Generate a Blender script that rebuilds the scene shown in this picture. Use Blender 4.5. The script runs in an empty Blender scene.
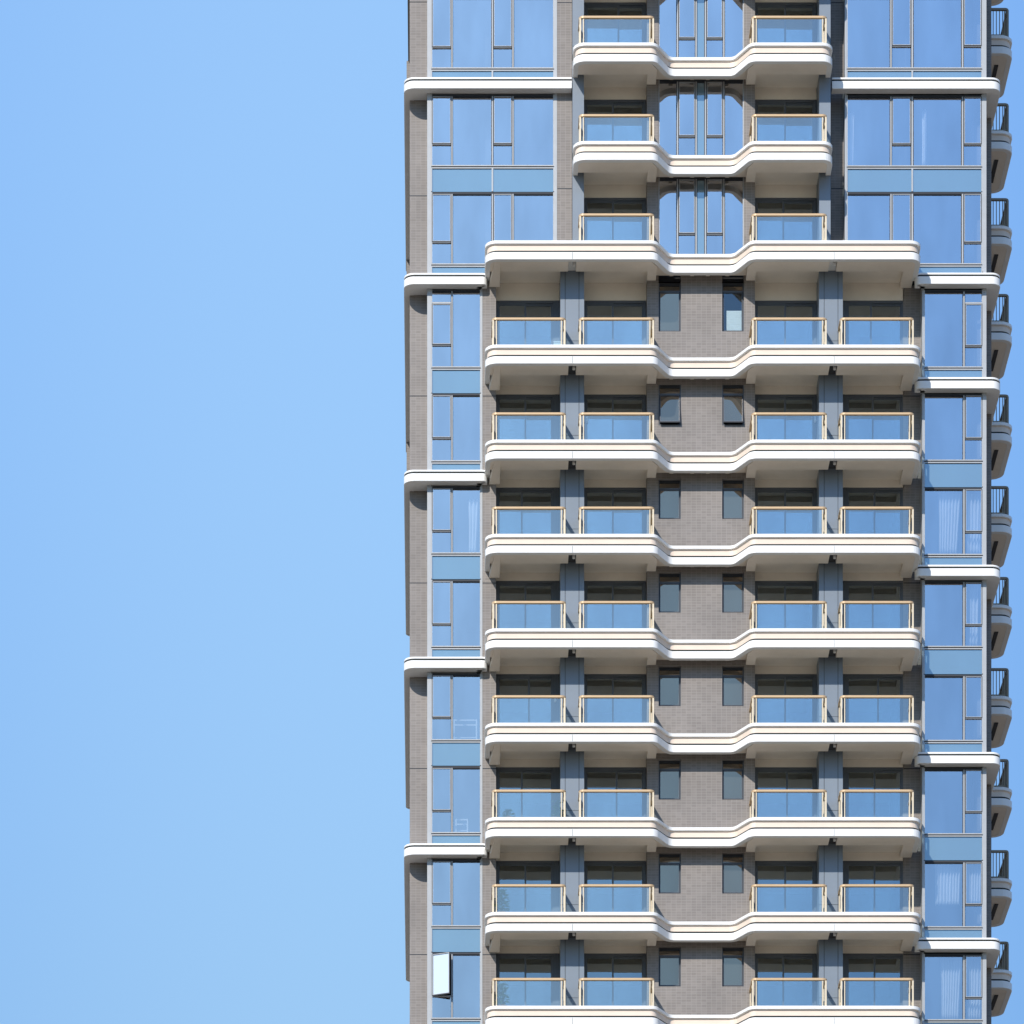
import bpy, bmesh, math, random
from mathutils import Vector, Matrix
random.seed(7)
R = math.radians
scene = bpy.context.scene
COL = scene.collection

# ------------------------------------------------------------------ survey of the photograph
# main glass plane is y = 0, camera D metres in front of it, S pixels per metre there
D, S, U0, VH, CAMZ = 150.0, 31.4, 430.0, 2550.0, 1.7
def X(u, y=0.0): return (u - U0) / S * (D + y) / D
def Z(v, y=0.0): return CAMZ + (VH - v) / S * (D + y) / D

# ------------------------------------------------------------------ materials
def new_mat(name):
    m = bpy.data.materials.new(name); m.use_nodes = True
    nt = m.node_tree; nt.nodes.clear()
    out = nt.nodes.new('ShaderNodeOutputMaterial')
    return m, nt, out
def N(nt, t, **kw):
    n = nt.nodes.new(t)
    for k, v in kw.items(): setattr(n, k, v)
    return n
def principled(name, col, rough=0.6, metal=0.0, spec=0.4, var=0.06, vscale=0.8, stretch=None):
    m, nt, out = new_mat(name)
    p = N(nt, 'ShaderNodeBsdfPrincipled')
    p.inputs['Roughness'].default_value = rough
    p.inputs['Metallic'].default_value = metal
    p.inputs['Specular IOR Level'].default_value = spec
    tc = N(nt, 'ShaderNodeTexCoord'); geo = N(nt, 'ShaderNodeNewGeometry')
    mp = N(nt, 'ShaderNodeMapping'); mp.inputs['Scale'].default_value = stretch or (1, 1, 1)
    nz = N(nt, 'ShaderNodeTexNoise'); nz.inputs['Scale'].default_value = vscale
    nz.inputs['Detail'].default_value = 5; nz.inputs['Roughness'].default_value = 0.65
    nt.links.new(geo.outputs['Position'], mp.inputs['Vector'])
    nt.links.new(mp.outputs['Vector'], nz.inputs['Vector'])
    ramp = N(nt, 'ShaderNodeValToRGB')
    ramp.color_ramp.elements[0].position = 0.3; ramp.color_ramp.elements[1].position = 0.7
    ramp.color_ramp.elements[0].color = tuple(c * (1 - var) for c in col) + (1,)
    ramp.color_ramp.elements[1].color = tuple(min(1, c * (1 + var)) for c in col) + (1,)
    nt.links.new(nz.outputs['Fac'], ramp.inputs['Fac'])
    nt.links.new(ramp.outputs['Color'], p.inputs['Base Color'])
    nt.links.new(p.outputs[0], out.inputs['Surface'])
    return m
def tile_mat(name, c1, c2, grout):
    m, nt, out = new_mat(name)
    p = N(nt, 'ShaderNodeBsdfPrincipled')
    p.inputs['Roughness'].default_value = 0.55
    p.inputs['Specular IOR Level'].default_value = 0.35
    geo = N(nt, 'ShaderNodeNewGeometry')
    sx = N(nt, 'ShaderNodeSeparateXYZ'); cx = N(nt, 'ShaderNodeCombineXYZ')
    ad = N(nt, 'ShaderNodeMath', operation='ADD')
    nt.links.new(geo.outputs['Position'], sx.inputs[0])
    nt.links.new(sx.outputs['X'], ad.inputs[0]); nt.links.new(sx.outputs['Y'], ad.inputs[1])
    nt.links.new(ad.outputs[0], cx.inputs['X']); nt.links.new(sx.outputs['Z'], cx.inputs['Y'])
    br = N(nt, 'ShaderNodeTexBrick'); br.offset = 0.0; br.offset_frequency = 1; br.squash = 1
    br.inputs['Scale'].default_value = 1.0
    br.inputs['Brick Width'].default_value = 0.16
    br.inputs['Row Height'].default_value = 0.085
    br.inputs['Mortar Size'].default_value = 0.0075
    br.inputs['Mortar Smooth'].default_value = 0.2
    br.inputs['Bias'].default_value = -0.2
    br.inputs['Color1'].default_value = c1 + (1,); br.inputs['Color2'].default_value = c2 + (1,)
    br.inputs['Mortar'].default_value = grout + (1,)
    nt.links.new(cx.outputs[0], br.inputs['Vector'])
    nz = N(nt, 'ShaderNodeTexNoise'); nz.inputs['Scale'].default_value = 0.7; nz.inputs['Detail'].default_value = 6
    nt.links.new(geo.outputs['Position'], nz.inputs['Vector'])
    mr = N(nt, 'ShaderNodeMapRange'); mr.inputs['From Min'].default_value = 0.3; mr.inputs['From Max'].default_value = 0.7
    mr.inputs['To Min'].default_value = 0.88; mr.inputs['To Max'].default_value = 1.10
    nt.links.new(nz.outputs['Fac'], mr.inputs['Value'])
    mx = N(nt, 'ShaderNodeMix', data_type='RGBA', blend_type='MULTIPLY'); mx.inputs['Factor'].default_value = 1
    nt.links.new(br.outputs['Color'], mx.inputs['A']); nt.links.new(mr.outputs['Result'], mx.inputs['B'])
    nt.links.new(mx.outputs['Result'], p.inputs['Base Color'])
    nt.links.new(p.outputs[0], out.inputs['Surface'])
    return m
def glass_mat(name, refl, rcol, tcol, wave=0.0, diff=None, dfac=0.0, wscale=0.6):
    """coated architectural glass: mirror coat over a tinted clear (or painted) back"""
    m, nt, out = new_mat(name)
    g = N(nt, 'ShaderNodeBsdfGlossy'); g.inputs['Roughness'].default_value = 0.0
    g.inputs['Color'].default_value = rcol + (1,)
    # uneven coating: soft upright clouds in the reflection
    gp = N(nt, 'ShaderNodeNewGeometry'); gm = N(nt, 'ShaderNodeMapping'); gm.inputs['Scale'].default_value = (1.0, 1.0, 0.35)
    gz = N(nt, 'ShaderNodeTexNoise'); gz.inputs['Scale'].default_value = 0.9; gz.inputs['Detail'].default_value = 3
    gr = N(nt, 'ShaderNodeValToRGB'); gr.color_ramp.elements[0].position = .32; gr.color_ramp.elements[1].position = .68
    gr.color_ramp.elements[0].color = tuple(c*.91 for c in rcol) + (1,); gr.color_ramp.elements[1].color = tuple(min(1, c*1.06) for c in rcol) + (1,)
    nt.links.new(gp.outputs['Position'], gm.inputs['Vector']); nt.links.new(gm.outputs[0], gz.inputs['Vector'])
    nt.links.new(gz.outputs['Fac'], gr.inputs['Fac']); nt.links.new(gr.outputs['Color'], g.inputs['Color'])
    t = N(nt, 'ShaderNodeBsdfTransparent'); t.inputs['Color'].default_value = tcol + (1,)
    back = t
    if diff:
        d = N(nt, 'ShaderNodeBsdfDiffuse'); d.inputs['Color'].default_value = diff + (1,)
        mb = N(nt, 'ShaderNodeMixShader'); mb.inputs[0].default_value = dfac
        nt.links.new(t.outputs[0], mb.inputs[1]); nt.links.new(d.outputs[0], mb.inputs[2]); back = mb
    lw = N(nt, 'ShaderNodeFresnel'); lw.inputs['IOR'].default_value = 1.5
    ad = N(nt, 'ShaderNodeMath', operation='ADD'); ad.inputs[1].default_value = refl; ad.use_clamp = True
    nt.links.new(lw.outputs[0], ad.inputs[0])
    # the coating sits on the outer face (the one turned to the street) only
    oc = N(nt, 'ShaderNodeNewGeometry')
    inv = N(nt, 'ShaderNodeMath', operation='SUBTRACT'); inv.inputs[0].default_value = 1.0
    nt.links.new(oc.outputs['Backfacing'], inv.inputs[1])
    mu = N(nt, 'ShaderNodeMath', operation='MULTIPLY')
    nt.links.new(ad.outputs[0], mu.inputs[0]); nt.links.new(inv.outputs[0], mu.inputs[1])
    mx = N(nt, 'ShaderNodeMixShader')
    nt.links.new(mu.outputs[0], mx.inputs[0]); nt.links.new(back.outputs[0], mx.inputs[1]); nt.links.new(g.outputs[0], mx.inputs[2])
    if wave:
        geo = N(nt, 'ShaderNodeNewGeometry')
        nz = N(nt, 'ShaderNodeTexNoise'); nz.inputs['Scale'].default_value = wscale; nz.inputs['Detail'].default_value = 1
        nt.links.new(geo.outputs['Position'], nz.inputs['Vector'])
        b = N(nt, 'ShaderNodeBump'); b.inputs['Strength'].default_value = 1.0; b.inputs['Distance'].default_value = wave
        nt.links.new(nz.outputs['Fac'], b.inputs['Height']); nt.links.new(b.outputs[0], g.inputs['Normal'])
    nt.links.new(mx.outputs[0], out.inputs['Surface'])
    return m

M = {}
M['tile'] = tile_mat('grey_split_tile', (0.200, 0.180, 0.167), (0.240, 0.217, 0.202), (0.272, 0.250, 0.237))
M['white'] = principled('white_facade_paint', (0.83, 0.83, 0.82), 0.5, var=0.03, vscale=1.5, stretch=(1, 1, .4))
M['cream'] = principled('cream_facade_paint', (0.75, 0.63, 0.525), 0.5, var=0.04, vscale=1.5)
M['soffit'] = principled('soffit_paint', (0.86, 0.78, 0.68), 0.8, var=0.06, vscale=1.2)
M['groove'] = principled('dark_groove_shade_and_joint', (0.03, 0.042, 0.042), 0.8)  # groove shade painted as dark colour; also used for the band joints
M['metal'] = principled('grey_aluminium', (0.37, 0.385, 0.40), 0.45, metal=0.15, spec=0.5, var=0.05, vscale=3)
M['door_metal'] = principled('dark_grey_aluminium', (0.10, 0.115, 0.14), 0.4, metal=0.2, spec=0.5)
M['panel'] = principled('blue_grey_metal_cladding', (0.185, 0.22, 0.265), 0.42, metal=0.1, spec=0.5, var=0.05)
M['gasket_and_shade'] = principled('black_gasket_and_head_shade', (0.03, 0.035, 0.045), 0.6)  # also colours the window heads, standing in for recess shadow
M['champagne'] = principled('champagne_powder_coat', (0.56, 0.39, 0.225), 0.4, metal=0.2, spec=0.5, var=0.04)
M['post'] = principled('pale_champagne_powder_coat', (0.68, 0.58, 0.42), 0.4, metal=0.15, spec=0.5, var=0.04)
M['bronze'] = principled('bronze_powder_coat', (0.24, 0.19, 0.13), 0.45, metal=0.2)
M['glass'] = glass_mat('coated_blue_glass', 0.56, (0.82, 0.82, 0.855), (0.93, 0.96, 0.97), wave=0.0022)
M['door_glass'] = glass_mat('door_glass', 0.29, (0.72, 0.86, 0.97), (0.8, 0.86, 0.88), wave=0.001)
M['rail_glass'] = glass_mat('railing_glass', 0.27, (0.98, 0.93, 0.90), (0.87, 0.95, 0.97))
M['bath_glass'] = glass_mat('frosted_grey_glass', 0.24, (1.0, 0.80, 0.62), (0.55, 0.62, 0.64), diff=(0.05, 0.055, 0.055), dfac=0.85)
M['bath_clear'] = glass_mat('clear_bathroom_glass', 0.10, (0.8, 0.9, 1.0), (0.85, 0.9, 0.9))
M['spandrel'] = glass_mat('enamelled_spandrel_glass', 0.22, (0.70, 0.85, 0.98), (0.5, 0.6, 0.6), wave=0.001, diff=(0.145, 0.23, 0.29), dfac=1.0)
M['glint_glass'] = glass_mat('white_glint_glass', 0.25, (0.95, 0.97, 1.0), (0.7, 0.75, 0.8), diff=(0.72, 0.78, 0.82), dfac=0.9)  # white diffuse back stands in for a bright sky glint
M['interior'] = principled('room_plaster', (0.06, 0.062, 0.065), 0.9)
M['room_white'] = principled('white_room_plaster', (0.80, 0.79, 0.77), 0.9)
M['curtain'] = principled('sheer_white_curtain', (0.85, 0.85, 0.86), 0.9, var=0.05, vscale=8)
M['pipe'] = principled('white_pvc', (0.75, 0.75, 0.74), 0.5)
M['dark'] = principled('recess_shade', (0.05, 0.05, 0.055), 0.8)
M['ceramic'] = principled('terracotta_pot', (0.32, 0.17, 0.10), 0.8)
M['leaf'] = principled('plant_leaves', (0.10, 0.20, 0.06), 0.6, var=0.5, vscale=9)
M['ground'] = principled('pale_concrete_paving', (0.20, 0.168, 0.13), 0.9, var=0.12, vscale=0.05)
M['roof'] = principled('roof_gravel', (0.3, 0.3, 0.29), 0.9)

# ------------------------------------------------------------------ mesh builder
class MB:
    def __init__(s): s.v, s.f, s.m = [], [], []
    def add(s, vs, fs, mi=0):
        b = len(s.v); s.v += [tuple(p) for p in vs]
        for f in fs: s.f.append([b + i for i in f]); s.m.append(mi)
        return s
    def box(s, x0, x1, y0, y1, z0, z1, mi=0):
        if x1 < x0: x0, x1 = x1, x0
        if z1 < z0: z0, z1 = z1, z0
        return s.add([(x0,y0,z0),(x1,y0,z0),(x1,y1,z0),(x0,y1,z0),(x0,y0,z1),(x1,y0,z1),(x1,y1,z1),(x0,y1,z1)],
              [(0,1,5,4),(1,2,6,5),(2,3,7,6),(3,0,4,7),(4,5,6,7),(3,2,1,0)], mi)
    def prism(s, poly, z0, z1, mi=0):
        n = len(poly)
        return s.add([(x,y,z0) for x,y in poly] + [(x,y,z1) for x,y in poly],
              [tuple(range(n))[::-1], tuple(range(n, 2*n))] + [(i,(i+1)%n,n+(i+1)%n,n+i) for i in range(n)], mi)
    def sweep(s, path, prof, mi=0):
        """closed profile [(inward offset, z)] carried along an open plan path"""
        rings = [offset(path, o) for o, _ in prof]
        k, n = len(prof), len(path)
        vs = [(rings[j][i][0], rings[j][i][1], prof[j][1]) for i in range(n) for j in range(k)]
        fs = [(i*k+j, i*k+(j+1)%k, (i+1)*k+(j+1)%k, (i+1)*k+j) for i in range(n-1) for j in range(k)]
        fs += [tuple(range(k)), tuple(range((n-1)*k, n*k))[::-1]]
        return s.add(vs, fs, mi)
    def tube(s, a, b, r, n=8, mi=0):
        a, b = Vector(a), Vector(b); d = (b - a).normalized()
        u = d.orthogonal().normalized(); w = d.cross(u)
        ring = lambda p: [p + (u*math.cos(2*math.pi*i/n) + w*math.sin(2*math.pi*i/n))*r for i in range(n)]
        return s.add(ring(a) + ring(b), [(i,(i+1)%n,n+(i+1)%n,n+i) for i in range(n)] + [tuple(range(n))[::-1], tuple(range(n,2*n))], mi)
    def mesh(s, name, mats, smooth=False):
        me = bpy.data.meshes.new(name)
        me.from_pydata(s.v, [], s.f)
        mats = mats if isinstance(mats, (list, tuple)) else [mats]
        for m in mats: me.materials.append(M[m])
        for p, mi in zip(me.polygons, s.m): p.material_index = mi
        bm = bmesh.new(); bm.from_mesh(me)
        bmesh.ops.recalc_face_normals(bm, faces=bm.faces)
        bm.to_mesh(me); bm.free()
        if smooth:
            for p in me.polygons: p.use_smooth = True
        return me

def offset(path, o):
    """move an open plan polyline sideways; positive goes inward (towards the building)"""
    out, n = [], len(path)
    for i in range(n):
        a = Vector(path[max(i-1, 0)]); b = Vector(path[i]); c = Vector(path[min(i+1, n-1)])
        d1 = (b - a).normalized() if i else (c - b).normalized()
        d2 = (c - b).normalized() if i < n-1 else d1
        n1 = Vector((-d1.y, d1.x)); n2 = Vector((-d2.y, d2.x))
        m = (n1 + n2); m = m / max(m.length_squared, 1e-6) * 2
        p = b + m * o
        out.append((p.x, p.y))
    return out
def fillet(pts, rad, n=7):
    out = []
    for i, p in enumerate(pts):
        r = rad[i] if i < len(rad) else 0
        if r == 0 or i in (0, len(pts)-1): out.append(tuple(p)); continue
        p0, p1, p2 = Vector(pts[i-1]), Vector(p), Vector(pts[i+1])
        d1, d2 = (p0-p1).normalized(), (p2-p1).normalized()
        ang = d1.angle(d2); t = r / math.tan(ang/2)
        a, b = p1 + d1*t, p1 + d2*t
        c = p1 + (d1+d2).normalized() * (r / math.sin(ang/2))
        va, vb = a-c, b-c; th = va.angle_signed(vb)
        for k in range(n+1):
            f = -th * k / n
            q = Vector((va.x*math.cos(f)-va.y*math.sin(f), va.x*math.sin(f)+va.y*math.cos(f)))
            out.append((c.x+q.x, c.y+q.y))
    return out

def link(name, me, parent=None, loc=(0,0,0)):
    o = bpy.data.objects.new(name, me); COL.objects.link(o)
    o.location = loc
    if parent: o.parent = parent
    return o
def tag(o, label=None, cat=None, group=None, kind=None):
    for k, v in (('label', label), ('category', cat), ('group', group), ('kind', kind)):
        if v: o[k] = v
    return o

# ------------------------------------------------------------------ the tower: one thing, everything on it a part
ROOT = (8.6, 6.0, 0.0)
tower = bpy.data.objects.new('apartment_tower', None); COL.objects.link(tower)
tower.location = ROOT
tag(tower, 'tall grey tiled apartment tower with white balconies, rising alone against the blue sky', 'apartment tower')
def part(name, mb, mats, z=0.0, smooth=False):
    me = mb if isinstance(mb, bpy.types.Mesh) else mb.mesh(name, mats, smooth)
    return link(name, me, tower, (-ROOT[0], -ROOT[1], z - ROOT[2]))
def sub(name, mb, mats, parent, smooth=False, loc=(0,0,0)):
    me = mb if isinstance(mb, bpy.types.Mesh) else mb.mesh(name, mats, smooth)
    return link(name, me, parent, loc)

# ---- levels
LIP = [-56.5, 42.3, 140.8, 240.2, 344.4, 439.4, 533.7, 628.2, 722.6, 817.0, 911.8, 1005.6, 1099.0]
YF = -1.4                                # balcony front
WY = .50                                 # wall plane behind the balconies
HB = 0.605                               # height of the balcony band
Z0 = [Z(v, YF) - HB for v in LIP]        # underside of each balcony band
UP = {0, 1, 2}                           # upper storeys with short balconies
TR = 3                                   # transfer level: long ledge, short railings
ZBOT, ZTOP = Z(1098), Z(-120)
ZT = Z0[TR] + 0.3                        # where lower and upper facade meet
XC = 8.625
def mir(x): return 2*XC - x

# ---- balcony bands
X1, X2 = 7.13, 7.62
def plan(xl):
    pts = [(xl, 0.02), (xl, YF), (X1, YF), (X2, -.52), (mir(X2), -.52), (mir(X1), YF), (mir(xl), YF), (mir(xl), 0.02)]
    return fillet(pts, [0, .36, .30, .25, .25, .30, .36, 0], 8)
XLl, XLu = 1.745, 4.53
PL, PU = plan(XLl), plan(XLu)
def bands(path):
    w = MB()   # lower white band and the groove above it, painted dark as shade
    w.sweep(path, [(0.0, 0.012), (0.012, 0.0), (.16, 0.0), (.16, .238), (.012, .238), (0.0, .228)])
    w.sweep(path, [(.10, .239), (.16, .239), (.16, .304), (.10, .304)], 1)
    w.sweep(path, [(.064, .290), (.0995, .290), (.0995, .304), (.064, .304)], 1)  # dark plate paints shade on the underside of the cream band
    for q in (4.5, mir(4.5)): w.box(q-.007, q+.007, YF-.0015, YF+.01, .02, .22, 1) if path[0][0] < 5 else None
    c = MB()
    c.sweep(path, [(.06, .305), (.16, .305), (.16, .493), (.06, .493)])
    l = MB()
    l.sweep(path, [(-.005, .506), (.012, .494), (.2, .494), (.2, .605), (.012, .605), (-.005, .592)])
    return w, c, l
def soffit(xl, lower):
    s = MB()
    def wing(m):
        f = (lambda p: [(mir(x), y) for x, y in p][::-1]) if m else (lambda p: p)
        bx = (lambda a, b, *r: s.box(mir(b), mir(a), *r)) if m else (lambda a, b, *r: s.box(a, b, *r))
        e = [(xl+.12, WY)] + fillet([(xl+.12, WY), (xl+.12, YF+.12), (6.98, YF+.12)], [0, .25, 0], 6)[1:]
        s.prism(f(e + [(7.2, -.90), (7.2, WY)]), .17, .50)
        # edge beam under the front of the slab
        g = [(xl+.125, -.60)] + fillet([(xl+.125, -.60), (xl+.125, YF+.125), (6.975, YF+.125)], [0, .25, 0], 6)[1:]
        if lower:
            a, b = 4.375, 4.625       # slot between the two flats
            s.prism(f([p for p in g if p[0] < 3.5] + [(a, YF+.125), (a, -.60)]), .004, .169)
            s.prism(f([(b, -.60), (b, YF+.125), (6.975, YF+.125), (7.195, -.90), (7.195, -.60)]), .004, .169)
            if m: bx(xl+.13, 2.24, -.598, .49, .004, .168)
            else:     # gently sloping end haunch
                a, b, y0 = xl+.30, 2.22, YF+.17
                s.add([(a,y0,.002),(b,y0,.002),(b,.001,-.20),(xl+.14,.001,-.20),(a,y0,.16),(b,y0,.16),(b,.001,.16),(xl+.14,.001,.16)],
                      [(0,1,5,4),(1,2,6,5),(2,3,7,6),(3,0,4,7),(4,5,6,7),(3,2,1,0)])
        else:
            s.prism(f(g + [(7.195, -.90), (7.195, -.60)]), .004, .169)
        bx(6.90, 7.19, -.598, .01, .006, .167)
    wing(False); wing(True)
    c = [(7.202, .01), (7.202, -.86), (7.66, -.40), (mir(7.66), -.40), (mir(7.202), -.86), (mir(7.202), .01)]
    s.prism(c, .17, .50)
    # drain pots and light fittings under the middle slab
    for x in (7.62, 8.28, 8.78, 9.4):
        s.box(x, x+.12, -.22, -.10, .10, .168)
    return s
def slot_bits():
    d = MB(); p = MB()
    for a in (4.38, mir(4.62)):
        d.box(a+.005, a+.235, YF+.13, -.44, .11, .168)
        p.tube((a+.17, -1.02, -.02), (a+.17, -1.02, .10), .045)
    return d, p
me_b = {}
for key, path, xl in (('l', PL, XLl), ('u', PU, XLu)):
    w, c, l = bands(path)
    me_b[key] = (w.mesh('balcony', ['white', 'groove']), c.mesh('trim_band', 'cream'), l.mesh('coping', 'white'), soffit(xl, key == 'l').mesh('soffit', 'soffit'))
d_, p_ = slot_bits()
me_slot_w = d_.mesh('drain_slot_or_shade_block', 'pipe')
me_slot_shade, me_pipe = d_.mesh('drain_slot_or_shade_block', 'dark'), p_.mesh('drain_pipe', 'pipe', True)  # slot block coloured dark in place of deep shade
for i, z in enumerate(Z0):
    k = 'u' if i in UP else 'l'
    b = part('balcony', me_b[k][0], None, z)
    for nm, me in zip(('trim_band', 'coping', 'soffit'), me_b[k][1:]): sub(nm, me, None, b)
    if k == 'l':
        sub('drain_slot_or_shade_block', me_slot_shade if i != TR else me_slot_w, None, b); sub('drain_pipe', me_pipe, None, b)

# ---- railings
YR = -1.19
def railing(xa, xb, ya, yb):
    """xa/xb ends; ya/yb where the side returns stop"""
    p = MB(); h = MB(); g = MB()
    t = 1.555
    for x, s_, yb_ in ((xa, 1, ya), (xb, -1, yb)):
        p.box(x-.024, x+.024, YR-.03, YR+.03, .45, t-.10)
        p.box(x+s_*.105-.014, x+s_*.105+.014, YR-.02, YR+.02, .45, t-.10)
        p.box(x-.02, x+.02, yb_-.09, yb_-.04, .45, t-.10)
        for zz in (.72, 1.25): p.box(x-.03, x+.03, YR+.10, YR+.17, zz, zz+.09)
    p.box(xa+.06, xb-.06, YR-.022, YR+.022, .52, .56)
    path = fillet([(xa, ya), (xa, YR), (xb, YR), (xb, yb)], [0, .10, .10, 0], 5)
    h.sweep(path, [(-.045, t-.085), (-.033, t-.095), (.033, t-.095), (.045, t-.085), (.045, t-.028), (.033, t-.016), (-.033, t-.016), (-.045, t-.028)])
    g.box(xa+.135, xb-.135, YR-.006, YR+.006, .562, t-.115)
    g.box(xa-.006, xa+.006, YR+.12, ya-.10, .562, t-.115)
    g.box(xb-.006, xb+.006, YR+.12, yb-.10, .562, t-.115)
    return p.mesh('railing', 'post'), h.mesh('handrail', 'champagne'), g.mesh('glass_panel', 'rail_glass')
R_in = [railing(4.745, 7.05, -.45, -.02), railing(mir(7.05), mir(4.745), -.02, -.45)]
R_out = [railing(1.995, 4.255, -.02, -.45), railing(mir(4.255), mir(1.995), -.45, -.02)]
for i, z in enumerate(Z0):
    for rs in (R_in if i in UP or i == TR else R_in + R_out):
        o = part('railing', rs[0], None, z)
        sub('handrail', rs[1], None, o); sub('glass_panel', rs[2], None, o)

# ---- sliding doors
ZD0, ZD1 = .50, 2.90
def door(xa, xb, split):
    f = MB(); g = MB(); h = MB()
    y0, y1 = .52, .60
    f.box(xa, xa+.07, y0, y1, ZD0, ZD1); f.box(xb-.07, xb, y0, y1, ZD0, ZD1)
    f.box(xa+.07, xb-.07, y0+.002, y1, ZD1-.08, ZD1); f.box(xa+.07, xb-.07, y0+.002, y1, ZD0, ZD0+.06)
    xm = xa + (xb-xa)*split
    for a, b, yy in ((xa+.07, xm+.03, .535), (xm-.03, xb-.07, .570)):
        w = .055
        f.box(a, a+w, yy, yy+.03, ZD0+.06, ZD1-.08); f.box(b-w, b, yy, yy+.03, ZD0+.06, ZD1-.08)
        f.box(a+w, b-w, yy, yy+.03, ZD1-.15, ZD1-.08); f.box(a+w, b-w, yy, yy+.03, ZD0+.06, ZD0+.14)
        g.box(a+w, b-w, yy+.010, yy+.020, ZD0+.14, ZD1-.15)
    h.box(xm-.012, xm+.012, .49, .532, .62, .98)
    return f.mesh('sliding_door', 'door_metal'), g.mesh('pane', 'door_glass'), h.mesh('door_handle', 'pipe')
xj = {'a0': X(496), 'a1': X(555.3), 'b0': X(584), 'b1': X(646.6)}
rd = random.Random(11)
DR = {'out_l': door(xj['a0'], xj['a1'], .5), 'in_l': door(xj['b0'], xj['b1'], .47),
      'in_r': door(mir(xj['b1']), mir(xj['b0']), .5), 'out_r': door(mir(xj['a1']), mir(xj['a0']), .5)}
DX = {'out_l': (xj['a0'], xj['a1']), 'in_l': (xj['b0'], xj['b1']), 'in_r': (mir(xj['b1']), mir(xj['b0'])), 'out_r': (mir(xj['a1']), mir(xj['a0']))}
spans = {'out_l': (X(496), X(560)), 'in_l': (X(583.7), X(647)), 'in_r': (mir(X(647)), mir(X(583.7))), 'out_r': (mir(X(560)), mir(X(496)))}
for i, z in enumerate(Z0):
    hgt = (Z0[i-1] - z) if i else 3.12
    keys = ('in_l', 'in_r') if i in UP or i == TR else ('out_l', 'in_l', 'in_r', 'out_r')
    for k in keys:
        dm = DR[k] if rd.random() < .6 else door(*DX[k], rd.choice((.44, .47, .53, .56)))
        o = part('sliding_door', dm[0], None, z)
        sub('pane', dm[1], None, o); sub('door_handle', dm[2], None, o)
        a, b = spans[k]
        lt = MB(); lt.box(a+.003, b-.003, WY, .62, ZD1+.002, hgt + .168)
        part('lintel', lt, 'soffit', z)
        if k.startswith('out'):            # dark jamb between the door and the column
            j = MB()
            xx = (X(555.3), X(560)) if k == 'out_l' else (mir(X(560)), mir(X(555.3)))
            j.box(xx[0]+.004, xx[1]-.004, .51, .62, ZD0, ZD1-.002)
            part('door_jamb', j, 'door_metal', z)

# ---- clad columns between the flats
def column(xa, xb, z0, z1, joints, cuts):
    c = MB()
    c.box(xa+.012, xb-.012, -.405, .62, z0, z1, 1)
    zs = [z0] + sorted(joints) + [z1]
    xs = [xa] + cuts + [xb]
    for p, q in zip(zs[:-1], zs[1:]):
        for a, b in zip(xs[:-1], xs[1:]):
            c.box(a+(.008 if a != xa else 0), b-(.008 if b != xb else 0), -.43, -.40, p+.006, q-.006)
        c.box(xa, xa+.03, -.398, .60, p+.006, q-.006); c.box(xb-.03, xb, -.398, .60, p+.006, q-.006)
    part('column', c, ['panel', 'gasket_and_shade'])
jl = [z + 1.17 for z in Z0[TR+1:]]
ju = [z + 1.0 for z in Z0[:TR+1]]
xa, xb = X(560), X(583.7)
for m in (0, 1):
    f = (lambda a: a) if not m else mir
    e = sorted((f(xa), f(xb)))
    column(e[0], e[1], ZBOT, Z0[TR]+.119, jl, sorted((f(X(564.8)), f(X(578.6)))))
    e = sorted((f(X(572.2)), f(X(583.5))))
    column(e[0], e[1], Z0[TR]+.501, ZTOP, ju, [])

# ---- tiled walls
def tiled(name, boxes, joints=()):
    w = MB()
    for b in boxes: w.box(*b)
    for (a, b, y, z) in joints: w.box(a, b, y-.003, y+.02, z-.014, z+.014, 1)
    return part(name, w, ['tile', 'gasket_and_shade'])
JV = [2, 195.8, 396, 583, 768.5, 954.5]
xl0, xl1 = X(409.7, .45), X(427.4)
tiled('tiled_pier', [(xl0, xl1+.1, .45, .9, ZBOT, ZTOP)], [(xl0, xl1, .45, Z(v, .45)) for v in JV])
tiled('tiled_pier', [(X(482), X(496), .004, .5, ZBOT, ZT-.2)], [(X(482.6), X(496), .004, Z(v)) for v in JV[2:]])
tiled('tiled_pier', [(X(556.8), X(572), .004, .5, ZT, ZTOP)], [(X(557.4), X(571.8), .004, Z(v)) for v in (2.5, 188.5)])
tiled('tiled_pier', [(X(904.6), X(922.4), WY, .9, ZBOT, ZT-.2)], [(X(905), X(922.2), WY, Z(v, WY)) for v in JV[2:]])
tiled('tiled_pier', [(X(832.2), X(845), WY, .9, ZT, ZTOP)], [(X(832.6), X(844.8), WY, Z(v, WY)) for v in (2.5, 188.5)])
# middle bay: tiles around the paired bathroom windows
wb = [(X(647), X(658.6), .0, .62, ZBOT, ZTOP), (X(744), X(755), .0, .62, ZBOT, ZTOP), (X(681), X(722.2), .0, .3, ZBOT, ZT)]
SILL, TRANS = 1.675, 2.66
for i in range(TR+1, len(Z0)):
    z = Z0[i]; lo = z + .51 if i < len(Z0)-1 else ZBOT
    for a, b in ((X(658.6), X(681)), (X(722.2), X(744))):
        wb.append((a, b, .0, .3, z - .02, z + SILL))
tiled('tiled_wall', wb)
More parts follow.
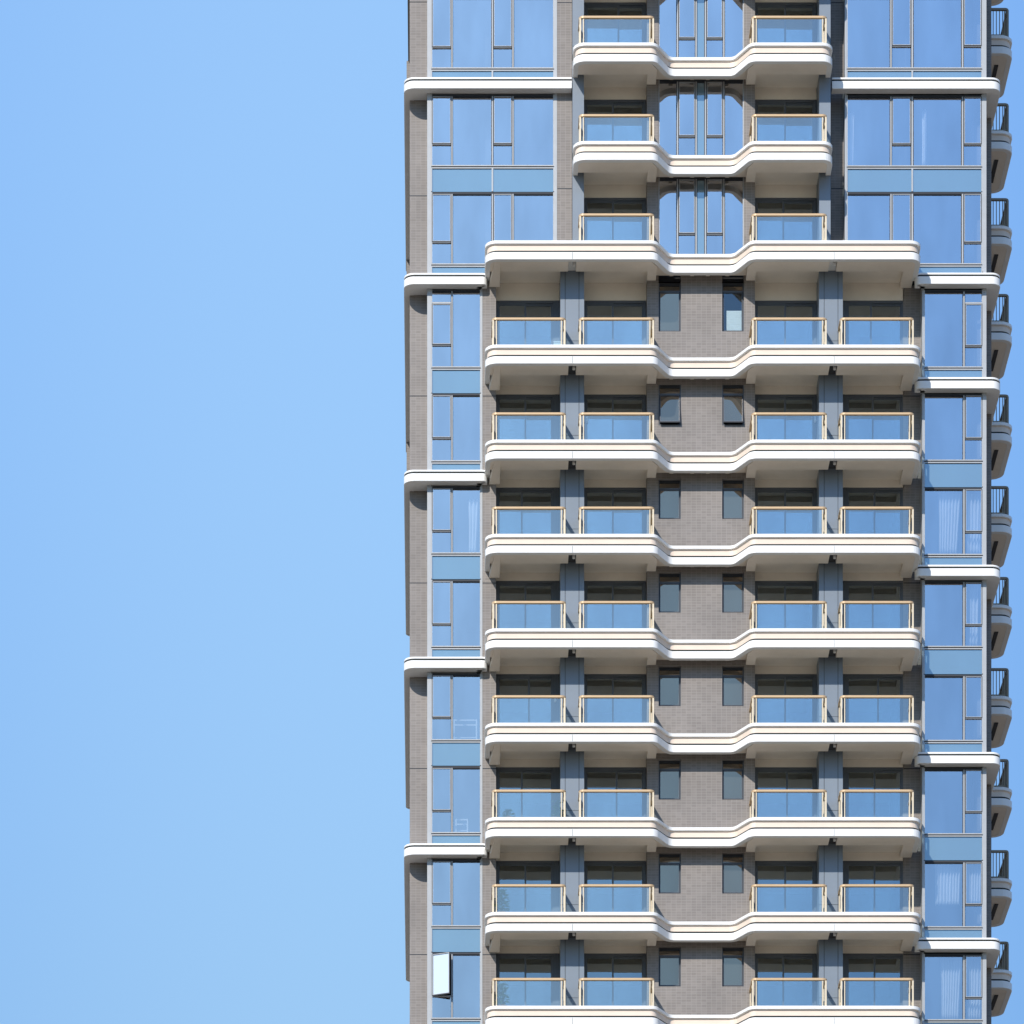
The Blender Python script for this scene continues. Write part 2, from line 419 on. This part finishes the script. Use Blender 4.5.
# flank walls, back wall, roof and the plain storeys below the picture
XR = X(991.4, 1.5)
s_ = MB()
s_.box(xl0, xl0+.25, .9, 11.4, ZBOT, ZTOP); s_.box(XR-.3, XR, 1.5, 11.4, ZBOT, ZTOP)
s_.box(xl0, XR, 11.4, 11.6, ZBOT, ZTOP)
s_.box(X(986.4)-.2, XR-.31, 1.52, 1.8, ZBOT, ZTOP)
part('flank_wall', s_, 'tile')
s_ = MB(); s_.box(-.80, -.42, 10.9, 11.35, Z(478, 11), ZTOP); part('flank_pilaster', s_, 'tile')
s_ = MB(); s_.box(xl0, XR, .0, 11.6, 0.0, ZBOT-.004); part('lower_storeys', s_, 'tile')
s_ = MB(); s_.box(xl0-.1, XR+.1, -.3, 11.8, ZTOP+.004, ZTOP+.9); part('roof', s_, 'roof')
# small pilaster on the right corner return
s_ = MB(); s_.box(X(986.3)-.22, X(986.3)-.02, .6, 1.5, ZBOT, ZTOP); part('flank_wall', s_, 'tile')

# ---- rooms behind the glass
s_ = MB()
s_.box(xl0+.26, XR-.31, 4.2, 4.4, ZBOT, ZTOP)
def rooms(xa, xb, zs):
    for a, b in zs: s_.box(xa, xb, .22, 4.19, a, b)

# ---- cornices over the glazed bays
def cornice(z, path):
    w = MB()
    w.sweep(path, [(0.0, .012), (.012, 0.0), (.32, 0.0), (.32, .25), (.012, .25), (0.0, .24)])
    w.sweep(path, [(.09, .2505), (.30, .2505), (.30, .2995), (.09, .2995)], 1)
    w.sweep(path, [(.022, .2865), (.0895, .2865), (.0895, .2995), (.022, .2995)], 1)  # dark plate paints shade under the cornice coping
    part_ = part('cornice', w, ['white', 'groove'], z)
    l = MB(); l.sweep(path, [(.004, .308), (.012, .30), (.30, .30), (.30, .361), (.012, .361), (.004, .352)])
    sub('coping', l, 'white', part_)
    f = MB()
    return part_, f
CL = [77.0, 272.8, 469.6, 656.6, 843.2, 1030.0]
CR = [77.3, 272.5, 377.0, 564.6, 751.9, 937.6, 1124.0]
YC = -.3
for v in CL:
    z = Z(v, YC) - .361
    if v < 100: pts, rr = [(-.83, 11.6), (-.83, YC), (X(571.7, YC), YC)], [0, .32, 0]
    else: pts, rr = [(-.83, 11.6), (-.83, YC), (X(487.2, YC), YC), (X(487.2, YC), .0)], [0, .32, .16, 0]
    # the side run ends in a rounded nose at the back corner
    pts = [(-.62, 11.95), (-.83, 11.75)] + pts[1:]
    rr = [0, .18] + rr[1:]
    pr, _ = cornice(z, fillet(pts, rr, 7))
    fl = MB()
    xe = (X(571.7) if v < 100 else X(487.2)-.04)
    fl.box(-.56, xe-.3, .015, .44, .004, .32)
    sub('soffit', fl, 'white', pr)
for v in CR:
    z = Z(v, YC) - .361
    xr = 18.16
    if v < 100: pts, rr = [(X(832.2, YC), YC), (xr, YC), (xr, 2.6)], [0, .32, 0]
    else: pts, rr = [(X(915.5, YC), .0), (X(915.5, YC), YC), (xr, YC), (xr, 2.6)], [0, .16, .32, 0]
    pr, _ = cornice(z, fillet(pts, rr, 7))
    fl = MB()
    fl.box(X(986.3)+.005, xr-.29, .015, 1.49, .004, .32)
    sub('soffit', fl, 'white', pr)

# ---- glazed bays
def glazing(name, xa, xb, z0, z1, mull, sashes, trans=None, lights=None, open_sash=None, glass='glass', frame='metal', head=.05, y=0.0, sashw=.016):
    """frame with mullions; panes set back; sashes = (x0, x1, z0, z1)"""
    f = MB(); g = MB()
    fr = .034
    f.box(xa, xa+fr, y, y+.11, z0, z1); f.box(xb-fr, xb, y, y+.11, z0, z1)
    f.box(xa+fr, xb-fr, y+.002, y+.11, z1-head, z1, 1); f.box(xa+fr, xb-fr, y-.012, y+.11, z0, z0+fr)  # head frame coloured dark as the recess shadow
    for x, w in mull:
        f.box(x-w*.30, x+w*.30, y+.004, y+.11, z0+fr, z1-head)
        f.box(x-w/2-.008, x-w*.30, y+.03, y+.11, z0+fr, z1-head, 1); f.box(x+w*.30, x+w/2+.008, y+.03, y+.11, z0+fr, z1-head, 1)
    edges = [xa+fr] + [e for x, w in mull for e in (x-w/2-.008, x+w/2+.008)] + [xb-fr]
    cells = list(zip(edges[::2], edges[1::2]))
    objs = []
    for a, b in cells:
        zz = z0+fr
        ss = [q for q in sashes if a - .05 <= (q[0]+q[1])/2 <= b + .05]
        if not ss:
            g.box(a, b, y+.055, y+.067, z0+fr, z1-head)
            continue
        q = ss[0]
        f.box(a, b, y+.006, y+.11, q[2]-.035, q[2])                      # transom under the sash
        if q[2]-.05 > z0+fr+.1: g.box(a, b, y+.055, y+.067, z0+fr, q[2]-.035)
        if q[3] < z1-head-.05:
            f.box(a, b, y+.006, y+.11, q[3], q[3]+.05); g.box(a, b, y+.055, y+.067, q[3]+.05, z1-head)
        objs.append((a, b, q[2], min(q[3], z1-head)))
    f.box(xa+fr, xb-fr, y+.02, y+.11, z1-head-.025, z1-head-.0005, 1)  # dark strip paints shade just below the head
    o = part(name, f, [frame, 'gasket_and_shade'])
    sub('pane', g, glass, o)
    for n_, (a, b, c, d) in enumerate(objs):
        s2 = MB(); p2 = MB()
        cx, cy, cz = a, y, (c+d)/2
        w, h = b-a, d-c
        k = sashw
        # sash local: hinge at its left edge, or along its top when it tilts
        s2.box(-.012, w+.012, -.006, .03, c-cz-.018, c-cz+.010, 1); s2.box(-.012, w+.012, -.006, .03, d-cz-.016, d-cz-.001, 1)
        s2.box(-.012, .010, -.006, .03, c-cz+.010, d-cz-.016, 1); s2.box(w-.010, w+.012, -.006, .03, c-cz+.010, d-cz-.016, 1)
        s2.box(.010, .010+k, -.012, .045, c-cz+.010, d-cz-.016); s2.box(w-.010-k, w-.010, -.012, .045, c-cz+.010, d-cz-.016)
        s2.box(.010+k, w-.010-k, -.012, .045, c-cz+.010, c-cz+.010+k); s2.box(.010+k, w-.010-k, -.012, .045, d-cz-.016-k, d-cz-.016)
        p2.box(.010+k, w-.010-k, .016, .026, c-cz+.010+k, d-cz-.016-k)
        op = open_sash and open_sash.get(n_)
        if op and op[0] == 'tilt':
            for mbx in (s2, p2): mbx.v = [(x, yy, z_ - (d-cz)) for x, yy, z_ in mbx.v]
            cz = d
        so = sub('sash', s2, [frame, 'gasket_and_shade'], o, loc=(cx, cy, cz))
        # panes are a level deeper than allowed under a sash, so they hang on the window beside it
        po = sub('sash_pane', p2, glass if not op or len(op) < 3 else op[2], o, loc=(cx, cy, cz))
        if op:
            rot = (R(-op[1]), 0, 0) if op[0] == 'tilt' else (0, 0, R(-op[1]))
            so.rotation_euler = rot; po.rotation_euler = rot
    return o
def spandrel(xa, xb, z0, z1, mull=()):
    f = MB()
    edges = [xa+.03] + [e for x in mull for e in (x-.025, x+.025)] + [xb-.03]
    for a, b in zip(edges[::2], edges[1::2]): f.box(a, b, .04, .10, z0, z1-.035)
    o = part('spandrel_panel', f, 'spandrel')
    t = MB()
    t.box(xa, xa+.03, .0, .12, z0, z1); t.box(xb-.03, xb, .0, .12, z0, z1)
    for x in mull: t.box(x-.025, x+.025, .003, .12, z0, z1-.035)
    t.box(xa+.03, xb-.03, .003, .12, z1-.035, z1)
    sub('frame', t, 'metal', o)

LWU = [(-102,-30,-55,None), (-4,68.6,46.7,None), (94.5,166.2,143.6,None), (192.2,264.6,241.6,None)]
LSU = [(-29,-5), (69.6,80), (167.2,191.2), (265.6,275)]
LWL = [(289.5,367.6,344.3,303.5), (393.6,461.4,437.6,None), (486.5,553.6,530.4,None), (579.6,647,623.8,None),
       (673.6,740.4,717,None), (766.2,833.2,810.2,None), (859.6,926.4,903.4,None), (952.6,1018.8,995.4,None), (1046,1098,1090,None)]
LSL = [(368.6,392.6), (462.4,472), (554.6,578.6), (648,659), (741.4,765.2), (834.2,846), (927.4,951.6), (1019.8,1033)]
RWU = [(-102,-30,-55,None), (-4,68.6,45.4,None), (95,166.6,143.8,None), (192.2,264.4,242,None)]
RSU = [(-29,-5), (69.6,80), (167.6,191.2), (265.4,275)]
RWL = [(289.8,367.6,345.6,303.7), (393.6,460.8,438,None), (487.6,555,531.4,None), (580.6,647,624.6,None),
       (674.6,741,717.6,None), (768,834.4,811.6,None), (860.8,927.4,904.2,None), (953.8,1020.4,997.4,None)]
RSL = [(368.6,380), (461.8,486.6), (556,567), (648,673.6), (742,754), (835.4,859.8), (928.4,940), (1021.4,1046)]
W2 = 1/S
def bay(xa, xb, mull_u, wins, spans_, sash_u, sp_mull, opens=None):
    ml = [(X(u), w*W2) for u, w in mull_u]
    for n_, (vt, vb, vc, tr) in enumerate(wins):
        z1, z0 = Z(vt), Z(vb)
        ztop = Z(tr) if tr else z1 - .05
        sh = [(X(a), X(b), Z(vc), ztop) for a, b in sash_u]
        glazing('window', xa, xb, z0, z1, ml, sh, open_sash=(opens or {}).get(n_))
    for a, b in spans_: spandrel(xa, xb, Z(b), Z(a), [X(u) for u in sp_mull])
    rooms(xa+.02, xb-.02, [(Z(b), Z(a)) for a, b in spans_])
bay(X(431.2), X(554.2), [(452,1.7), (492.4,1.9), (513,1.9)], LWU, LSU, [(432,451.5), (493,512.5)], [492.4])
bay(X(431.2), X(481), [(452,1.7)], LWL, LSL, [(432,451.5)], [], {7: {0: ('swing', 23, 'glint_glass')}})  # open sash pane whitened to paint its bright reflection
bay(X(846.6), X(982.4), [(891,2.0), (912.3,2.6), (962.6,2.4)], RWU, RSU, [(892.5,910.5), (964,981)], [912.3])
bay(X(923.8), X(983), [(964,2.2)], RWL, RSL, [(965,982)], [])
# corner posts and head shade bands of the bays
for a, b, z0, z1 in ((427.2,431.2,ZBOT,ZTOP), (481,482.4,ZBOT,ZT-.1), (554.2,557,ZT,ZTOP), (844.8,846.6,ZT,ZTOP), (922.2,923.8,ZBOT,ZT-.1), (982.4,986.4,ZT,ZTOP), (983,986.4,ZBOT,ZT)):
    c = MB(); c.box(X(a), X(b), -.006, .60, z0, z1)
    part('corner_post', c, 'metal')
for wins, xa_, xb_, cs in ((LWU+LWL, X(431.2), X(480.9), CL), (RWU+RWL, X(923.9), X(982.3), CR)):
    for v in cs:
        if v > 1050: continue
        c = MB(); zt = Z(v, YC)
        big = v < 300
        a = X(431.2) if xa_ < 5 else (X(846.7) if v < 100 else X(923.9))
        b = (X(554.1) if v < 100 else X(480.9)) if xa_ < 5 else X(982.3)
        c.box(a, b, .02, .3, Z(v + (13.5 if v > 100 else 14)), zt-.04)
        part('head_shade_band', c, 'gasket_and_shade')  # band coloured black in place of shade below the cornice

# ---- upper middle bay: glass between the short balconies
for i in (0, 1, 2, TR):
    z = Z0[i]; top = (Z0[i-1] if i else z + 3.12) + .168
    xs = [677.6, 696.2, 705.6, 723.9]
    vs = {0: -61, 1: 37.3, 2: 135.2, TR: 232.8}[i]
    o = glazing('window', X(658.6), X(744), z+.51, top, [(X(u), 2.0*W2) for u in xs],
            [(X(679), X(695.5), Z(vs), top-.05), (X(706.5), X(722.5), Z(vs), top-.05)], y=.03)
    c = MB(); c.box(X(697.3), X(704.5), .07, .083, z+.56, top-.06)
    sub('infill_panel', c, 'spandrel', o)

# ---- bathroom windows of the lower storeys
for i in range(TR+1, len(Z0)-1):
    z = Z0[i]; top = Z0[i-1] - .022
    zt = z + (TRANS if i > TR+1 else 3.0)
    if i == TR+1: zt = z + 2.98
    for n_, (a, b) in enumerate(((658.6, 681), (722.2, 744))):
        o = glazing('bathroom_window', X(a)+.003, X(b)-.003, z+SILL+.002, top, [], [(X(a), X(b), z+SILL+.055, zt)],
                open_sash={0: ('tilt', 9)} if i == 5 else None, glass='bath_glass', frame='door_metal', y=.12 if i != 5 else .03)
        if i == TR+1 and n_ == 1:
            for ch in o.children:
                if ch.name.startswith('sash_pane'): ch.data.materials[0] = M['bath_clear']
            bl = MB()
            for q in range(13): bl.box(X(727), X(742), .24, .252, z+SILL+.06+q*.055, z+SILL+.11+q*.055)
            bln = sub('blind', bl, 'curtain', o)
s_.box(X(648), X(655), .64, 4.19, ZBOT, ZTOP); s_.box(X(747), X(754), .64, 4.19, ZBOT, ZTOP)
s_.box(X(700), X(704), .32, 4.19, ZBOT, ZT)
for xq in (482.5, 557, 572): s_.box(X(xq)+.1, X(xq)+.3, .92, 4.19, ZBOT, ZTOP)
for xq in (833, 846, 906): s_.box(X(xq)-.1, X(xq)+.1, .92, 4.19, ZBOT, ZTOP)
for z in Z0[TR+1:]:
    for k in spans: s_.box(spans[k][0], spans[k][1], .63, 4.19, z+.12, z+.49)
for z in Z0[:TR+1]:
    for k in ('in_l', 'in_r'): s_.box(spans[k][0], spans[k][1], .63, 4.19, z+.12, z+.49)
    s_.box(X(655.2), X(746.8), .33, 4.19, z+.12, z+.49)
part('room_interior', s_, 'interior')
s_ = MB(); s_.box(X(983)-.02, X(983)+.05, .54, 4.1, ZBOT, ZTOP); s_.box(X(431)-.05, X(431)-.01, .95, 4.1, ZBOT, ZTOP)
part('room_wall', s_, 'room_white')

# ---- little wall lamps by the sliding doors
for i, u in ((5, 587.5), (5, 816.3), (8, 555.6)):
    l = MB(); l.box(X(u)-.03, X(u)+.03, .43, .49, Z0[i]+2.0, Z0[i]+2.16); l.tube((X(u), .40, Z0[i]+2.03), (X(u), .51, Z0[i]+2.03), .04)
    part('wall_lamp', l, 'pipe', smooth=False)

# ---- side balconies on the right flank
YS, YE, XS = 4.0, 6.95, 19.075
side = fillet([(XR-.02, YS), (XS, YS), (XS, YE), (XR-.02, YE)], [0, .42, .42, 0], 8)
w, c, l = bands(side)
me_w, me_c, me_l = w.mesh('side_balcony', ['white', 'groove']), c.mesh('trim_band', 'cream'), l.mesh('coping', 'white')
sf = MB(); sf.prism(offset(side, .14), .006, .50); sf.box(XR+.1, XR+.11, YS+.6, YS+.61, .1, .2)
me_s = sf.mesh('soffit', 'soffit')
ds = MB(); ds.box(18.54, 18.67, YS+.72, YS+2.2, -.02, .1)
me_d = ds.mesh('drain_slot_or_shade_block', 'dark')  # dark block stands in for the shade of a recess
rp = MB(); hp = MB(); t = 1.555; xr2, ya2, yb2 = XS-.17, YS+.16, YE-.16
rl = fillet([(XR, ya2), (xr2, ya2), (xr2, yb2), (XR, yb2)], [0, .10, .10, 0], 5)
hp.sweep(rl, [(-.04, t-.07), (.04, t-.07), (.04, t), (-.04, t)])
rp.sweep(offset(rl, .0), [(-.015, .66), (.015, .66), (.015, .70), (-.015, .70)])
for k in range(7):
    for yy in (ya2, yb2): rp.box(xr2-.16-.104*k-.013, xr2-.16-.104*k+.013, yy-.013, yy+.013, .55, t-.07)
for k in range(24):
    yy = ya2 + .16 + k*.104
    if yy < yb2 - .1: rp.box(xr2-.013, xr2+.013, yy-.013, yy+.013, .55, t-.07)
for yy in (ya2, yb2): rp.box(xr2-.035, xr2+.035, yy-.035, yy+.035, .55, t-.07); rp.box(xr2-.115, xr2-.08, yy-.02, yy+.02, .55, t-.07)
me_rp, me_hp = rp.mesh('bar_railing', 'bronze'), hp.mesh('handrail', 'bronze')
for i, z in enumerate([Z0[0]+3.13] + Z0[:-1]):
    o = part('side_balcony', me_w, None, z+.0)
    for nm, me in (('trim_band', me_c), ('coping', me_l), ('soffit', me_s), ('drain_slot_or_shade_block', me_d)): sub(nm, me, None, o)
    o = part('bar_railing', me_rp, None, z)
    sub('handrail', me_hp, None, o)

# ------------------------------------------------------------------ loose things behind the glass
def curtain(u0, u1, v0, v1, y, label, gather=0.0, amp=.075, wl=.10, seed=0):
    rnd = random.Random(seed)
    a, b, z1, z0 = X(u0, y), X(u1, y), Z(v0, y), Z(v1, y)
    nx, nz = max(16, int((b-a)/.018)), 10
    vs, fs = [], []
    ph = [rnd.uniform(-1, 1) for _ in range(nx+1)]
    for k in range(nz+1):
        tz = k/nz
        for i in range(nx+1):
            tx = i/nx
            x = a + (b-a)*(tx*(1-gather*tz*.5) + gather*.25*tz*(1-tx)*(1+.4*math.sin(5*tz)))
            yy = y + amp*math.sin(2*math.pi*(b-a)*tx/wl + 1.7*math.sin(3*tx+seed) + .5*tz) + .012*ph[i]*tz
            vs.append((x, yy, z1 + (z0-z1)*tz))
    for k in range(nz):
        for i in range(nx): fs.append((k*(nx+1)+i, k*(nx+1)+i+1, (k+1)*(nx+1)+i+1, (k+1)*(nx+1)+i))
    ctr = Vector(((a+b)/2, y, z0))
    me = bpy.data.meshes.new('curtain')
    me.from_pydata([tuple(Vector(p) - ctr) for p in vs], [], fs)
    me.materials.append(M['curtain'])
    for p in me.polygons: p.use_smooth = True
    o = link('curtain', me, None, ctr)
    md = o.modifiers.new('cloth_thickness', 'SOLIDIFY'); md.thickness = .003
    tag(o, label, 'curtain', 'white curtains behind the glazed bays')
    return o
curtain(938, 961, 489, 554.5, .32, 'brightest folded white curtain, bunched in the wide right bay pane above its white cornice', .35, seed=1)
curtain(966, 981, 489, 554.5, .30, 'narrow white curtain in the small casement beside the bunched bright curtain', .2, seed=2)
curtain(935, 961, 862, 905, .34, 'short white curtain ending halfway down the lower right bay pane', .1, seed=3)
curtain(966, 981, 862, 904, .32, 'narrow short white curtain in the casement beside the half length curtain', .1, seed=4)
curtain(940, 962, 955, 1020, .34, 'lowest wide white curtain in the right bay, under the lowest white cornice', .3, seed=5)
curtain(967, 981, 955, 1020, .32, 'narrow white curtain in the lowest right casement', .2, seed=6)
curtain(969, 978, 582, 646, .36, 'thin white curtain strip in the right casement one storey below the brightest curtain', .2, seed=7)
curtain(468, 479, 500, 553.5, .30, 'pale gathered curtain in the left bay, beside the grey tiled pier', .5, seed=8)
curtain(922, 927, 110, 166, .36, 'thin twisted curtain in the wide top right pane just below the upper cornice', .5, seed=9)
curtain(849, 854, 112, 166, .40, 'faint curtain at the left edge of the top right bay below the upper cornice', .5, seed=10)

def plant(x, y, z, h, w, n, label, seed):
    rnd = random.Random(seed)
    r = bpy.data.objects.new('potted_plant', None); COL.objects.link(r); r.location = (x, y, z)
    tag(r, label, 'plant', 'potted plants on the balconies')
    p = MB(); k = 14
    prof = [(.0,.0),(.11,.0),(.15,.26),(.17,.26),(.17,.30),(.14,.30),(.13,.27),(.0,.27)]
    vs = [(q[0]*math.cos(2*math.pi*i/k), q[0]*math.sin(2*math.pi*i/k), q[1]) for q in prof for i in range(k)]
    fs = [(j*k+i, j*k+(i+1)%k, (j+1)*k+(i+1)%k, (j+1)*k+i) for j in range(len(prof)-1) for i in range(k)]
    p.add(vs, fs); link('pot', p.mesh('pot', 'ceramic', True), r)
    s = MB(); f = MB()
    for q in range(5):
        a = rnd.uniform(0, 6.28); top = (w*.5*math.cos(a), w*.5*math.sin(a), h*rnd.uniform(.7, 1))
        s.tube((0, 0, .25), top, .008, 6)
    for q in range(n):
        a = rnd.uniform(0, 6.28); hh = rnd.uniform(.34, 1.0); rr = w*rnd.uniform(.15, 1)*(.55+.45*math.sin(hh*3))
        c = Vector((rr*math.cos(a), rr*math.sin(a), h*hh))
        d = Vector((math.cos(a), math.sin(a), rnd.uniform(-.5, .7))).normalized(); L = rnd.uniform(.10, .18); W = L*.28
        sd = d.cross(Vector((rnd.uniform(-.3,.3), rnd.uniform(-.3,.3), 1))).normalized()
        up = sd.cross(d)*.02
        f.add([c - d*L*.5, c + sd*W + up, c + d*L*.5, c - sd*W + up], [(0,1,2,3)])
    link('stem', s.mesh('stem', 'leaf'), r); link('foliage', f.mesh('foliage', 'leaf'), r)
FZ = .502
plant(X(502, -.75), -.75, Z0[10]+FZ, 1.0, .24, 150, 'leafy green plant behind glass on the left end balcony, one storey above the lowest', 1)
plant(X(502, -.75), -.75, Z0[11]+FZ, 1.0, .24, 150, 'leafy green plant behind glass on the lowest left end balcony', 2)
plant(X(557, -.72), -.72, Z0[9]+FZ, .85, .2, 110, 'green plant beside the column at the right end of a left balcony', 3)
plant(X(508, -.8), -.8, Z0[9]+FZ, .55, .2, 70, 'low green plant at the left end of the balcony with two plants', 4)

def rack(ua, ub, va, vb, y, label):
    a, b, z1, z0 = X(ua, y), X(ub, y), Z(va, y), Z(vb, y)
    r = bpy.data.objects.new('clothes_rack', None); COL.objects.link(r); r.location = ((a+b)/2, y+.2, z0)
    tag(r, label, 'rack', 'white racks inside the left bay')
    w = (b-a)/2; h = z1-z0
    p = MB()
    for sx in (-1, 1):
        for yy in (-.2, .2): p.box(sx*w-.02, sx*w+.02, yy-.015, yy+.015, 0, h)
    link('post', p.mesh('post', 'pipe'), r)
    p = MB()
    for yy in (-.2, .2): p.box(-w+.02, w-.02, yy-.014, yy+.014, h-.045, h-.005)
    for sx in (-1, 1): p.box(sx*w-.014, sx*w+.014, -.185, .185, h-.04, h-.01)
    link('rail', p.mesh('rail', 'pipe'), r)
    p = MB(); p.box(-w+.02, w-.02, -.19, .19, .10, .13); link('shelf', p.mesh('shelf', 'pipe'), r)
rack(454, 476.5, 719.5, 741, .5, 'wide white rack standing inside the left bay window under a white cornice')
rack(456, 467.5, 819, 834, .5, 'small white square rack inside the left bay window just above a white cornice')

bx = bpy.data.objects.new('storage_box', None); COL.objects.link(bx); bx.location = (X(557.5, -.7), -.7, Z0[4]+FZ)
tag(bx, 'white storage box in the corner of the topmost left end balcony', 'box')
p = MB(); p.box(-.12, .12, -.2, .2, 0, .40); link('box_body', p.mesh('box_body', 'pipe'), bx)
p = MB(); p.box(-.13, .13, -.21, .21, .401, .44); link('lid', p.mesh('lid', 'pipe'), bx)

# ------------------------------------------------------------------ ground, sky, sun, camera
g = MB(); g.add([(-4000,-4000,-.004),(4000,-4000,-.004),(4000,4000,-.004),(-4000,4000,-.004)], [(0,1,2,3)])
tag(link('ground', g.mesh('ground', 'ground')), kind='structure')

sun_dir = Vector((-.5, -1.0, .83)).normalized()          # towards the sun
el = math.asin(sun_dir.z); az = math.atan2(sun_dir.x, sun_dir.y)
world = bpy.data.worlds.new('World'); scene.world = world; world.use_nodes = True
nt = world.node_tree; nt.nodes.clear()
wo = nt.nodes.new('ShaderNodeOutputWorld'); bg = nt.nodes.new('ShaderNodeBackground')
sky = nt.nodes.new('ShaderNodeTexSky'); sky.sky_type = 'NISHITA'; sky.sun_disc = False
sky.sun_elevation = el; sky.sun_rotation = az
sky.air_density = 1.05; sky.dust_density = 0.05; sky.ozone_density = 3.6; sky.altitude = 0
bg.inputs['Strength'].default_value = 0.15
# ramp evens out sky brightness from the horizon upwards
wtc = nt.nodes.new('ShaderNodeTexCoord'); wsp = nt.nodes.new('ShaderNodeSeparateXYZ')
wmr = nt.nodes.new('ShaderNodeMapRange'); wmr.interpolation_type = 'SMOOTHSTEP'
wmr.inputs['From Min'].default_value = 0.08; wmr.inputs['From Max'].default_value = 0.66
wmr.inputs['To Min'].default_value = 0.42; wmr.inputs['To Max'].default_value = 1.45
wmx = nt.nodes.new('ShaderNodeMix'); wmx.data_type = 'RGBA'; wmx.blend_type = 'MULTIPLY'; wmx.inputs['Factor'].default_value = 1
nt.links.new(wtc.outputs['Generated'], wsp.inputs[0]); nt.links.new(wsp.outputs['Z'], wmr.inputs['Value'])
wmz = nt.nodes.new('ShaderNodeMapRange')
for k_, v_ in (('From Min', .56), ('From Max', 1.0), ('To Min', 1.0), ('To Max', .40)): wmz.inputs[k_].default_value = v_  # added darkening overhead, to cut sky fill on the facade
wmm = nt.nodes.new('ShaderNodeMath'); wmm.operation = 'MULTIPLY'
nt.links.new(wsp.outputs['Z'], wmz.inputs['Value']); nt.links.new(wmr.outputs['Result'], wmm.inputs[0]); nt.links.new(wmz.outputs['Result'], wmm.inputs[1])
nt.links.new(sky.outputs[0], wmx.inputs['A']); nt.links.new(wmm.outputs[0], wmx.inputs['B'])
wrm = nt.nodes.new('ShaderNodeMapRange'); wrm.inputs['From Min'].default_value = -0.16; wrm.inputs['From Max'].default_value = 0.16
wcr = nt.nodes.new('ShaderNodeValToRGB'); wcr.color_ramp.interpolation = 'EASE'
e = wcr.color_ramp.elements; e[0].position = 0.0; e[0].color = (0.82, 0.93, 0.97, 1); e[1].position = 1.0; e[1].color = (0.62, 0.76, 0.86, 1)
k = e.new(0.46); k.color = (1.08, 1.08, 0.97, 1)
wm2 = nt.nodes.new('ShaderNodeMix'); wm2.data_type = 'RGBA'; wm2.blend_type = 'MULTIPLY'; wm2.inputs['Factor'].default_value = 1
nt.links.new(wsp.outputs['X'], wrm.inputs['Value']); nt.links.new(wrm.outputs['Result'], wcr.inputs['Fac'])
nt.links.new(wmx.outputs['Result'], wm2.inputs['A']); nt.links.new(wcr.outputs['Color'], wm2.inputs['B'])
nt.links.new(wm2.outputs['Result'], bg.inputs['Color']); nt.links.new(bg.outputs[0], wo.inputs['Surface'])

sl = bpy.data.lights.new('sun', 'SUN'); sl.energy = 3.15; sl.angle = R(0.53); sl.color = (1.0, 0.93, 0.83)
so = bpy.data.objects.new('sun', sl); COL.objects.link(so)
so.rotation_euler = (-sun_dir).to_track_quat('-Z', 'Y').to_euler(); so.location = (-60, -120, 140)

cam = bpy.data.cameras.new('camera'); co = bpy.data.objects.new('camera', cam); COL.objects.link(co)
co.location = (0, -D, CAMZ); co.rotation_euler = (R(90), 0, 0)
cam.sensor_width = 36; cam.sensor_fit = 'HORIZONTAL'
cam.lens = S*D/1024*36
cam.shift_x = (512 - U0)/1024; cam.shift_y = (VH - 512)/1024
cam.clip_start = 1; cam.clip_end = 9000
scene.camera = co
scene.render.resolution_x = scene.render.resolution_y = 1024
scene.view_settings.view_transform = 'Standard'; scene.view_settings.look = 'None'
scene.view_settings.exposure = 0.63; scene.view_settings.gamma = 1.0
scene.cycles.max_bounces = 10; scene.cycles.transparent_max_bounces = 24
scene.cycles.caustics_reflective = False
